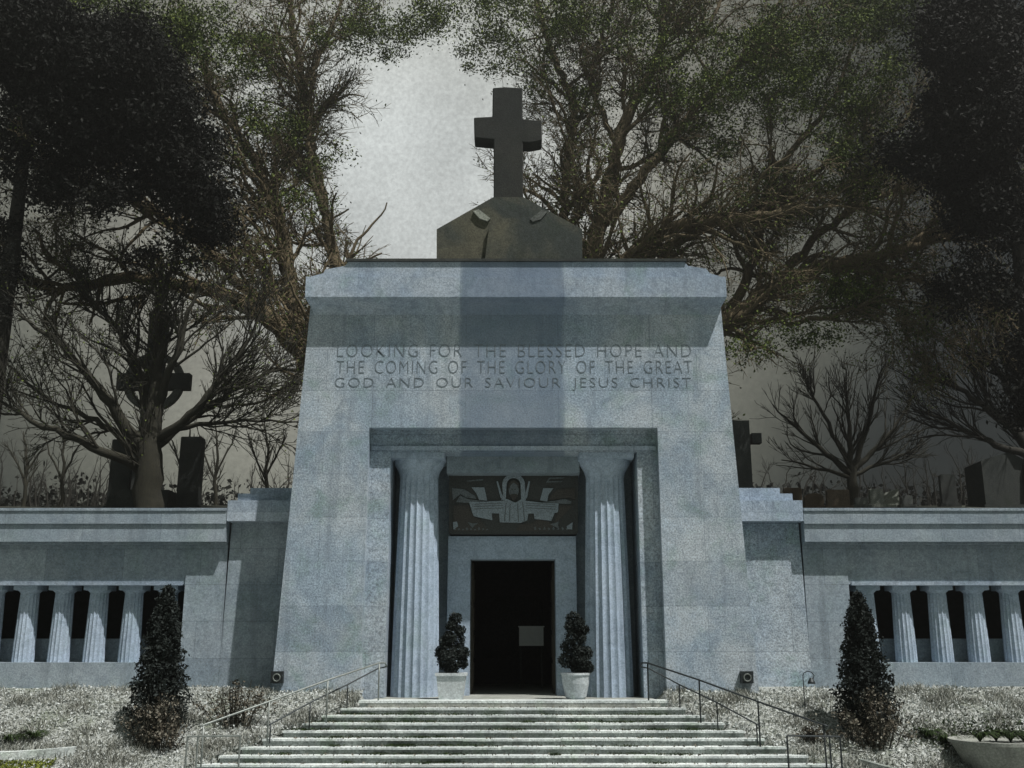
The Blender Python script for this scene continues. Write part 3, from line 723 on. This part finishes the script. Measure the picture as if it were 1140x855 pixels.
C = np.concatenate([clump(*a[:-1], int(a[-1]*1.05)) for a in [
 (820, 90, 120, 60, 46, 3, 22000), (930, 60, 110, 70, 45, 3, 24000), (960, 170, 60, 55, 45, 2, 7000), (700, 20, 110, 40, 47, 3, 8500), (1000, 0, 60, 40, 45, 2, 7000), (60, -10, 110, 30, 47, 3, 9000), (170, 20, 70, 40, 47, 3, 6000),
 (560, 20, 120, 32, 48, 3, 12000), (420, 30, 80, 35, 48, 3, 9000), (240, 50, 90, 50, 47, 3, 13000), (290, 150, 50, 45, 47, 2, 3200),
 (120, 60, 110, 70, 47, 3, 15000), (770, 170, 50, 40, 46, 2, 2200), (870, 220, 70, 30, 45, 2, 2600), (930, 330, 60, 20, 44, 1.5, 2600), (905, 375, 30, 12, 43.5, 1, 700), (830, 385, 22, 14, 43.5, 1, 500), (560, 60, 60, 30, 48, 2, 3000), (860, 375, 45, 16, 43.5, 1, 700),
 (1000, 350, 60, 24, 44, 1.5, 1900), (640, 90, 60, 40, 48, 2, 2500), (350, 200, 40, 60, 47, 2, 1200), (90, 250, 90, 60, 46, 2, 1500), (220, 300, 60, 40, 46, 2, 700)]])
T.L.append(C)
def openwin(C):
    v = (C[:, 0]-(445-570)/F*C[:, 1]*.9)/(66*C[:, 1]/F), (C[:, 2]-np.array([Z(200, y) for y in C[:, 1]]))/(110*C[:, 1]/F)
    return v[0]**2+v[1]**2 > rng.uniform(.35, 1.9, len(C))
T.finish(big, M['barkg'], M['leafo'], .125, openwin)

# ---- dark conifers in the two upper corners
def conifer(px0, Y, shape, n, lab, trunk_r, core):
    b = (X(px0, 560, Y), Y, bank(Y)); t = thing('conifer', b, lab, 'tree', 'dark conifers at the sides')
    zt = Z(-60, Y)
    MB().tube([(b[0], Y, b[2]-1), (b[0]+.1, Y, (b[2]+zt)/2), (b[0], Y, zt)], [trunk_r, trunk_r*.6, .05], 10).build('trunk', M['barkd'], t)
    C = [clump(*a[:-1], int(a[-1]*1.9)) for a in shape]
    V, Q = leaves(np.concatenate(C), .19, .42); fastmesh('crown', V, Q, M['leafd'], t)
conifer(-25, 41, [(100, 70, 105, 55, 41, 3, 26000), (150, 120, 75, 55, 41, 2.5, 15000), (190, 175, 55, 40, 41, 2, 8000), (215, 225, 42, 25, 41, 1.5, 3600), (235, 262, 30, 12, 41, 1, 1000),
                 (60, 150, 80, 60, 41, 3, 12000), (20, 30, 60, 60, 41, 3, 14000), (180, 285, 45, 14, 41, 2, 700), (100, 215, 80, 25, 41, 2.5, 2600), (-10, 300, 40, 70, 41, 3, 3000)], 0,
        'near-black conifer with a heavy ragged crown filling the upper left', .5, 0)
conifer(1168, 40, [(1085, 40, 60, 55, 40, 2.5, 15000), (1100, 120, 70, 50, 40, 2.5, 15000), (1070, 180, 60, 35, 40, 2, 6500), (1110, 230, 60, 45, 40, 2.5, 7000), (1010, 170, 40, 26, 40, 1.5, 1800), (1100, 320, 70, 40, 40, 2, 3200), (1150, 420, 30, 70, 40, 2, 3500)], 0,
        'near-black conifer with a dense crown filling the upper right', .45, 0)

# ---- bare trees
def baretree(pxb, Y, limbs_, cfg_, lab, mb, grp=None, trunk=None, nm='bare_tree', leafy=None):
    b = (X(pxb, 562, Y), Y, bank(Y)); t = thing(nm, b, lab, 'tree', grp); T_ = Tree()
    for s_, r_ in limbs_: T_.limb([(b[0], Y, b[2]-.5) if q is None else P(q[0], q[1], Y+q[2]) for q in s_], r_, cfg_)
    T_.finish(t, mb, leafy, .09); return t
cb_ = dict(depth=3, dens=[2.0, 1.9, 1.9], len=[3.8, 1.9, .9], ang=(.25, .75), rmin=.019, pull=(0, 0, .12), crook=.15, wig=.05, ysq=.8, start=.25, rmax=[.07, .03, .016], leaflvl=2, leafn=1.6, spread=.1)
baretree(166, 42, [
 ([None, (166,520,0), (170,480,0), (176,430,0), (178,380,0), (176,320,.5)], [.66,.56,.42,.27,.2,.1]),
 ([(165,505,0), (145,480,-.5), (110,430,-1), (70,385,-1.5), (20,350,-2)], [.34,.27,.19,.12,.05]),
 ([(160,525,0), (135,508,-1), (90,492,-1.5), (40,470,-2), (-10,440,-2)], [.24,.2,.15,.1,.05]),
 ([(172,495,0), (195,478,.5), (230,452,1), (280,425,1), (325,405,1)], [.3,.22,.15,.09,.03]),
 ([(175,490,0), (215,462,-1), (240,430,-1), (275,385,-1), (290,350,-1)], [.22,.16,.11,.07,.03]),
 ([(172,470,0), (155,420,1), (135,370,1), (95,330,1), (80,300,1)], [.24,.18,.12,.08,.04]),
 ([(176,450,0), (195,400,-1), (210,350,-1), (225,310,-1)], [.2,.14,.09,.04]),
 ([(160,510,0), (120,475,1), (60,450,1.5), (0,400,2)], [.18,.13,.08,.04]),
 ([(195,478,.5), (250,470,0), (300,468,0), (345,472,0)], [.12,.08,.05,.02])],
 cb_, 'large bare tree with a thick forking trunk left of the central block', M['barkb'], leafy=M['leafo'])
cs2 = dict(cb_, dens=[2.4, 2.2, 1.8], len=[2.9, 1.5, .7], rmin=.017, pull=(0, 0, .25), ang=(.25, .6), leaflvl=9)
baretree(949, 52, [
 ([None, (949,545,0), (948,522,0), (945,470,0), (940,420,0)], [.34,.3,.2,.1,.03]),
 ([(948,528,0), (925,510,0), (890,480,0), (860,450,0)], [.2,.14,.08,.03]),
 ([(948,524,0), (930,490,1), (905,440,1), (893,415,1)], [.16,.12,.07,.03]),
 ([(948,520,0), (965,480,0), (975,430,-1), (985,405,-1)], [.16,.12,.07,.03]),
 ([(948,526,0), (975,500,0), (1005,465,0), (1015,440,0)], [.17,.12,.07,.03]),
 ([(948,530,0), (985,515,0), (1020,500,0)], [.12,.08,.03]), ([(947,532,0), (915,522,0), (870,512,0)], [.12,.08,.03])],
 cs2, 'small fan-shaped bare tree among the gravestones on the right', M['barkb'])
baretree(1150, 46, [
 ([None, (1150,520,0), (1150,470,0), (1140,400,0), (1135,350,0)], [.5,.44,.34,.2,.08]),
 ([(1150,500,0), (1120,470,0), (1080,440,0), (1030,412,0), (1010,400,0)], [.28,.2,.12,.07,.03]),
 ([(1150,480,0), (1120,430,1), (1090,380,1), (1070,340,1)], [.26,.17,.1,.04]),
 ([(1150,510,0), (1100,492,0), (1060,470,0), (1015,455,0)], [.2,.14,.09,.03]),
 ([(1150,470,0), (1128,400,-1), (1110,350,-1), (1100,310,-1)], [.2,.14,.08,.04])],
 dict(cs2, len=[3.4, 1.8, .8]), 'dark bare tree at the right edge with fine upswept branches', M['barkd'])
for pxx, Y, top, lab in ((210, 58, 470, 'thin bare young tree just right of the large bare tree'), (240, 60, 455, 'thin bare young tree second right of the large bare tree'), (296, 56, 462, 'thin bare young tree nearest the central block on its left'), (70, 60, 470, 'low bare young tree left of the large bare tree'), (28, 62, 480, 'low bare young tree nearest the left edge')):
    baretree(pxx, Y, [([None, (pxx, 530, 0), (pxx+2, 490, 0), (pxx-2, top, 0)], [.13,.1,.06,.02]),
        ([(pxx, 535, 0), (pxx-14, 505, 0), (pxx-22, top+15, 0)], [.07,.05,.02]), ([(pxx, 530, 0), (pxx+15, 500, 0), (pxx+24, top+20, 0)], [.07,.05,.02])],
        dict(cs2, depth=2, dens=[2.0, 2.4], len=[1.5, .7]), lab, M['barkb'], 'young bare trees on the slope')
# distant thicket that reads as one mass
Tt = Tree(); ct = dict(depth=2, dens=[1.7, 2.1], len=[1.5, .7], rmin=.012, ang=(.25, .75), pull=(0, 0, .2), crook=.18, wig=.05)
for i in range(170):
    x = rng.uniform(-42, 42); y = rng.uniform(66, 84); z = bank(y); h = rng.uniform(2.2, 5.2)
    if -3 < x/8 < 3 and abs(x) < 9: continue
    Tt.limb([(x, y, z-.3), (x+rng.normal()*.3, y, z+h*.5), (x+rng.normal()*.8, y, z+h)], [.07, .05, .015], ct)
tk = fastmesh('thicket', np.concatenate(Tt.V), np.concatenate(Tt.Q), M['barkd']); tk['kind'] = 'stuff'
tag(tk, 'dark thicket of bare saplings along the far slope', 'thicket')
hd = []
for i in range(90):
    x = rng.uniform(-48, 48); y = rng.uniform(80, 95); hd.append(np.array([x, y, bank(y)+rng.uniform(.3, 2.2)])+rng.normal(size=(320, 3))*np.array([1.6, 1, .8]))
V, Q = leaves(np.concatenate(hd), .45, .6); hg = fastmesh('undergrowth', V, Q, M['leafd']); hg['kind'] = 'stuff'; tag(hg, 'dark undergrowth on the skyline behind the cemetery', 'undergrowth')

# ---------------------------------------------------------------- gravestones
def stone_slab(x0, x1, ytop, Y, mt, lab, kind='flat', nm='gravestone', th=.25, grp='gravestones on the slope'):
    m_ = (x0+x1)/2; gx_ = X(m_, 560, Y); g0 = gz(gx_, Y); t = thing(nm, (gx_, Y, g0), lab, 'gravestone', grp)
    xa, xb = X(x0, 555, Y), X(x1, 555, Y); zt = Z(ytop, Y); w_ = xb-xa
    if kind == 'round': top = [(xa+w_/2+w_/2*math.cos(a), zt-w_*.22+w_*.22*math.sin(a)) for a in [math.pi*i/12 for i in range(13)]]
    elif kind == 'gable': top = [(xb, zt-w_*.22), (xb-w_*.06, zt-w_*.2), ((xa+xb)/2+w_*.1, zt), (xa+w_*.06, zt-w_*.16), (xa, zt-w_*.2)]
    elif kind == 'slant': top = [(xb, zt), (xa, zt-w_*.3)]
    else: top = [(xb, zt-.04), (xb-.05, zt), (xa+.05, zt), (xa, zt-.04)]
    MB().prism([(xa, g0+.15), (xb, g0+.15)]+top, Y, Y+th).build('slab', mt, t)
    MB().box(xa-.12, xb+.12, Y-.12, Y+th+.12, g0-.3, g0+.149).build('plinth', mt, t)
    return t
for a in [(874, 893, 543, 53, M['gbrown'], 'brown square gravestone just right of the stepped end of the tower block', 'flat'),
          (896, 917, 549, 50, M['gbrown'], 'dull brown round-topped gravestone, second from the tower block', 'round'),
          (921, 946, 545, 48.5, M['gbrown'], 'wide brown gravestone in front of the small bare tree', 'flat'),
          (952, 966, 554, 49, M['grave'], 'smallest low grey gravestone right of the small bare tree', 'flat'),
          (969, 984, 544, 50, M['gpale'], 'pale upright gravestone right of the small bare tree', 'flat'),
          (983, 1001, 544, 53, M['gpale'], 'pale slanting gravestone overlapping its pale neighbour', 'slant'),
          (1004, 1016, 551, 51, M['grave'], 'low grey round gravestone beyond the pale pair', 'round'),
          (1049, 1066, 528, 50, M['gdark'], 'dark upright gravestone left of the great gabled tomb', 'flat'),
          (1080, 1092, 536, 50, M['grave'], 'narrow grey gravestone against the great gabled tomb', 'flat')]: stone_slab(*a)
stone_slab(1097, 1152, 503, 46, M['gdark'], 'great gabled grey tomb at the right edge', 'gable', 'gabled_tomb', 1.8)
for a in [(196, 220, 486, 50, M['gdark'], 'dark upright monument slab just right of the large bare tree'), (119, 142, 489, 51, M['gdark'], 'dark upright monument slab just left of the large bare tree')]:
    stone_slab(*a, 'flat', 'monument_slab', .6, 'dark monument slabs flanking the ringed cross')
# ringed cross left
Y = 50; c0 = P(170, 424, Y); g0 = gz(c0[0], Y)
t = thing('ringed_cross', (c0[0], Y, g0), 'dark tall ringed cross monument behind the large bare tree', 'cross monument')
s_ = 39.0/F*Y*.93
MB().prism([(c0[0]-s_*.42, g0), (c0[0]-s_*.26, c0[2]-s_*.26), (c0[0]-s_*1.15, c0[2]-s_*.26), (c0[0]-s_*1.15, c0[2]+s_*.26), (c0[0]-s_*.26, c0[2]+s_*.26), (c0[0]-s_*.3, c0[2]+s_*2.3), (c0[0]+s_*.3, c0[2]+s_*2.3), (c0[0]+s_*.26, c0[2]+s_*.26), (c0[0]+s_*1.15, c0[2]+s_*.26), (c0[0]+s_*1.15, c0[2]-s_*.26), (c0[0]+s_*.26, c0[2]-s_*.26), (c0[0]+s_*.42, g0)], Y, Y+.5).build('shaft', M['gdark'], t)
ring = MB(); 
for i in range(32):
    a, b = 2*math.pi*i/32, 2*math.pi*(i+1)/32
    ring.prism([(c0[0]+r_*math.cos(q), c0[2]+r_*math.sin(q)) for r_, q in ((s_*.72, a), (s_*.95, a), (s_*.95, b), (s_*.72, b))], Y+.08, Y+.42)
ring.build('ring', M['grave'], t)
MB().box(c0[0]-s_*.9, c0[0]+s_*.9, Y-.5, Y+1, g0-.4, g0+.9).build('plinth', M['gdark'], t)
# pillar cross right of tower
Y = 46; g0 = gz(X(826, 560, Y), Y); xc = X(826, 520, Y); t = thing('pillar_monument', (xc, Y, g0), 'dark square pillar monument with a short side arm right of the central block', 'monument')
MB().pbox(816, 837, 468, 575, Y, Y+.8).build('pillar', M['gdark'], t)
MB().pbox(837.2, 848, 482, 493, Y+.15, Y+.6).build('arm', M['gdark'], t)
MB().box(xc-.7, xc+.7, Y-.3, Y+1.1, g0-.3, Z(575, Y)-.001).build('plinth', M['gdark'], t)

# ---------------------------------------------------------------- shrubs before the wings
def cone_shrub(pxc, ytop, Y, wpx, lab):
    bx_ = X(pxc, 815, Y); g0 = gz(bx_, Y); t = thing('conical_shrub', (bx_, Y, g0), lab, 'shrub', 'dark conical shrubs before the wings')
    zt = Z(ytop, Y); H = zt-g0; n = 17000
    MB().tube([(bx_, Y, g0-.1), (bx_, Y, g0+H*.5), (bx_, Y, g0+H*.93)], [.07, .05, .01], 7).build('trunk', M['barkd'], t)
    u = rng.uniform(0.02, 1, n)**.85; a = rng.uniform(0, 2*math.pi, n); w_ = wpx*Y/F/2
    prof_ = np.interp(u, [0, .1, .3, .6, .85, 1], [.85, .98, .88, .58, .36, .06])*w_
    lob = 1+.16*np.sin(a*5+u*23)+.12*np.sin(a*3-u*41+pxc)
    r = prof_*lob*np.sqrt(rng.uniform(.1, 1.12, n))
    C = np.stack([bx_+r*np.cos(a), Y+r*np.sin(a), g0+u*H], 1)+rng.normal(size=(n, 3))*.035
    V, Q = leaves(C, .085, .5); fastmesh('foliage', V, Q, M['shrub'], t)
def dry_bush(pxc, Y, wpx, hpx, n, lab, dens=1):
    bx_ = X(pxc, 812, Y); g0 = gz(bx_, Y); t = thing('dried_bush', (bx_, Y, g0), lab, 'shrub', 'dried brown bushes before the walls')
    w_ = wpx*Y/F/2; H = hpx*Y/F; T_ = Tree(); c = dict(depth=2, dens=[3, 4], len=[.4, .25], rmin=.004, ang=(.3, .8), crook=.2, wig=.01, leaflvl=1, leafn=n, spread=.05)
    for i in range(34):
        a = rng.uniform(0, 6.28); q = rng.uniform(0, 1); e = (bx_+w_*q*math.cos(a), Y+w_*.6*q*math.sin(a), g0+H*rng.uniform(.6, 1)*(1-.45*q*q))
        T_.limb([(bx_+w_*.5*q*math.cos(a), Y+w_*.3*q*math.sin(a), g0-.05), (bx_+w_*.8*q*math.cos(a), Y+w_*.5*q*math.sin(a), g0+H*.4), e], [.012, .009, .004], c)
    V = np.concatenate(T_.V); fastmesh('stems', V, np.concatenate(T_.Q), M['barkb'], t)
    V, Q = leaves(np.concatenate(T_.L), .06, .6); fastmesh('foliage', V, Q, M['brown'], t)
cone_shrub(174, 655, 25.5, 58, 'dark conical evergreen before the left wing')
cone_shrub(967, 662, 25.5, 60, 'dark conical evergreen before the right wing')
dry_bush(176, 24.8, 84, 60, 34, 'dried brown bush at the foot of the left evergreen')
dry_bush(972, 24.8, 88, 64, 34, 'dried brown bush at the foot of the right evergreen')
dry_bush(262, 25.7, 92, 50, 34, 'low dark brown bush between the left evergreen and the steps')
dry_bush(905, 25.0, 40, 20, 12, 'small dry bush beside the hooked garden lamp')
# ---------------------------------------------------------------- planters and kerbs in the foreground
def kerb(p0, p1, y0, y1, h, mt, lab):
    a, b = (X(p0, 850, y0), y0), (X(p1, 850, y1), y1); d = math.hypot(b[0]-a[0], b[1]-a[1]); nx_, ny_ = -(b[1]-a[1])/d*.12, (b[0]-a[0])/d*.12
    za, zb2 = gz(*a), gz(*b); o = MB(); k = 8; v = []
    for i in range(k+1):
        f = i/k; x, y = a[0]+(b[0]-a[0])*f, a[1]+(b[1]-a[1])*f; z = gz(x, y)
        v += [(x-nx_, y-ny_, z-.2), (x+nx_, y+ny_, z-.2), (x+nx_, y+ny_, z+h), (x-nx_, y-ny_, z+h)]
    f = [(i*4+j, i*4+(j+1)%4, i*4+4+(j+1)%4, i*4+4+j) for i in range(k) for j in range(4)]+[(3,2,1,0), tuple(k*4+j for j in range(4))]
    o.add(v, f); ob = o.build('stone_kerb', mt, at=(a[0], a[1], za)); tag(ob, lab, 'kerb', 'stone kerbs of the beds')
kerb(958, 1100, 24.2, 22.9, .10, M['riser'], 'dark stone kerb running out to the lower right')
kerb(-20, 82, 24.3, 24.5, .14, M['tread'], 'pale stone kerb at the lower left edge')
kerb(-20, 70, 23.4, 23.5, .10, M['riser'], 'dark low kerb nearest the viewer at the lower left')
y = 23.9; bx_ = X(1120, 835, y); g0 = gz(bx_, y)
t = thing('stone_planter', (bx_, y, g0), 'wide shallow round stone planter at the lower right edge', 'planter')
zr = Z(823, y)
MB().lathe(bx_, y, [(g0-.1, .7, 0), (g0+.02, .85, 0), (zr-.08, 1.12, 0), (zr-.07, 1.17, 0), (zr, 1.17, 0), (zr, 1.05, 0), (zr-.06, 1.03, 0)], 48).build('bowl', M['floor'], t)
def strappy(px_, Y, zz, lab, n, size, grp, mt):
    x = X(px_, 815, Y); z0 = gz(x, Y) if zz is None else zz; o = MB()
    for i in range(n):
        a = rng.uniform(0, 6.28); L = size*rng.uniform(.6, 1.2); wd = .018; p = []
        for k in range(6):
            f = k/5; p.append((x+math.cos(a)*L*f*.8, Y+math.sin(a)*L*f*.8, z0+L*(1.25*f-1.05*f*f)+.01))
        v = []; sx, sy = -math.sin(a)*wd, math.cos(a)*wd
        for k, q in enumerate(p): ww = 1-.85*k/5; v += [(q[0]-sx*ww, q[1]-sy*ww, q[2]), (q[0]+sx*ww, q[1]+sy*ww, q[2]+.006)]
        o.add(v, [(k*2, k*2+1, k*2+3, k*2+2) for k in range(5)])
    ob = o.build('strappy_plant', mt, at=(x, Y, z0)); tag(ob, lab, 'plant', grp)
for i, (a, lab) in enumerate(((1090, 'leftmost strappy plant in the round planter'), (1108, 'second strappy plant from the left in the round planter'), (1124, 'third strappy plant from the left in the round planter'), (1138, 'strappy plant in the round planter at the frame edge'))):
    strappy(a, y-.1+.2*(i % 2), zr-.06, lab, 70, .52, 'strappy plants in the round planter', M['leafg'])
for a, Y, lab in ((1052, 24.9, 'dark strappy plant in the ground left of the round planter'), (1032, 25.2, 'smaller dark plant beside the right brown bush'), (12, 25.0, 'dark low plant at the left edge'), (38, 25.2, 'dark low plant second from the left edge')):
    strappy(a, Y, None, lab, 80, .5, 'dark plants in the beds', M['leafg'])
# mossy cushion and frosted litter on the banks
def scatter(n, fx, size, mt, nm, lab, cat, hgt=.03):
    C = []
    for _ in range(n):
        x, yv = fx()
        if abs(x-CX) < halfw(yv)+.05: continue
        C.append((x, yv, gz(x, yv)+rng.uniform(0, hgt)))
    V, Q = leaves(np.array(C), size, .45, 1.5); o = fastmesh(nm, V, Q, mt); o['kind'] = 'stuff'; tag(o, lab, cat)
scatter(80000, lambda: (rng.uniform(-15, 15), 22.6+5.7*rng.uniform()**.9), .07, M['litter'], 'leaf_litter', 'frosted pale leaf litter and dry grass covering the banks', 'leaf litter', .07)
scatter(2600, lambda: (X(rng.uniform(-10, 60), 830, 24), rng.uniform(23.7, 24.2)), .06, M['moss'], 'moss', 'yellow green moss below the pale kerb at the lower left', 'moss', .05)
lt = []
for _ in range(2500):
    k = rng.integers(1, NST+1); yv = STY-STT*k+rng.uniform(.02, STT-.02); hw = 3.85+.39*k
    lt.append((CX+rng.uniform(-hw, hw), yv, -STR*k+.015))
V, Q = leaves(np.array(lt), .06, .5, 3); o = fastmesh('fallen_leaves', V, Q, M['brown']); o['kind'] = 'stuff'; tag(o, 'scattered frosted leaves lying on the steps', 'fallen leaves')
# ---------------------------------------------------------------- haze
hz = MB().box(-140, 140, -70, 130, -3.2, 60); 
hm = bpy.data.materials.new('thin mist'); hm.use_nodes = True; t = hm.node_tree; t.nodes.clear()
o_ = N(t, 'ShaderNodeOutputMaterial'); pv = N(t, 'ShaderNodeVolumePrincipled'); t.links.new(pv.outputs[0], o_.inputs['Volume'])
pv.inputs['Density'].default_value = .0014; pv.inputs['Color'].default_value = (.9, .9, .88, 1); pv.inputs['Anisotropy'].default_value = .75
hz = hz.build('haze', hm); hz['kind'] = 'stuff'; tag(hz, 'thin pale mist hanging over the whole cemetery', 'haze')

# dry grass standing through the litter, green ground cover, moss creeping over the steps
def blades(n, fx, hgt, mt, nm, lab, cat):
    B = []
    while len(B) < n:
        x, yv = fx()
        if abs(x-CX) < halfw(yv)+.05: continue
        B.append((x, yv, gz(x, yv)))
    B = np.array(B); a = rng.uniform(0, 6.28, n); h = hgt*rng.uniform(.4, 1.3, n); le = rng.normal(size=(n, 2))*h[:, None]*.55
    wv = np.stack([np.cos(a), np.sin(a), a*0], 1)*.009; tip = B+np.stack([le[:, 0], le[:, 1], h], 1); mid = B+np.stack([le[:, 0]*.35, le[:, 1]*.35, h*.6], 1)
    V = np.stack([B-wv, B+wv, mid+wv*.7, mid-wv*.7, mid-wv*.7, mid+wv*.7, tip+wv*.1, tip-wv*.1], 1).reshape(-1, 3)
    o = fastmesh(nm, V, np.arange(8*n).reshape(-1, 4), mt); o['kind'] = 'stuff'; tag(o, lab, cat)
def tuft():
    c = TC_[rng.integers(len(TC_))]; return c[0]+rng.normal()*.22, min(28.3, c[1]+rng.normal()*.16)
TC_ = [(rng.uniform(-15, 15), rng.uniform(22.7, 28.2)) for _ in range(260)]
blades(20000, tuft, .17, M['drygrass'], 'dry_grass', 'dry dark and straw coloured grass tufts on the banks', 'grass')
def gcov(): return X(rng.normal(1095, 45), 800, 25.4), rng.normal(25.2, .45)
scatter(3500, lambda: gcov(), .075, M['leafg'], 'ground_cover', 'low dark green ground cover on the right bank', 'ground cover', .09)
ms = []
for _ in range(95):
    k = rng.integers(2, 10); cx_ = X(rng.choice([rng.normal(500, 45), rng.normal(720, 50), rng.normal(400, 40)]), 815, 25); q = rng.integers(40, 170)
    yv = STY-STT*k+rng.uniform(.1, STT); w_ = rng.uniform(.06, .3)
    xx = cx_+rng.normal(size=q)*w_; yy = np.clip(yv+rng.normal(size=q)*.07, STY-STT*k+.03, STY-STT*(k-1)+.02)
    ms.append(np.stack([xx, yy, np.full(q, -STR*k)+rng.uniform(.005, .04, q)], 1))
V, Q = leaves(np.concatenate(ms), .035, .6, 1); o = fastmesh('step_moss', V, Q, M['leafg']); o['kind'] = 'stuff'; tag(o, 'dark green moss and fine grass creeping over the steps', 'moss')
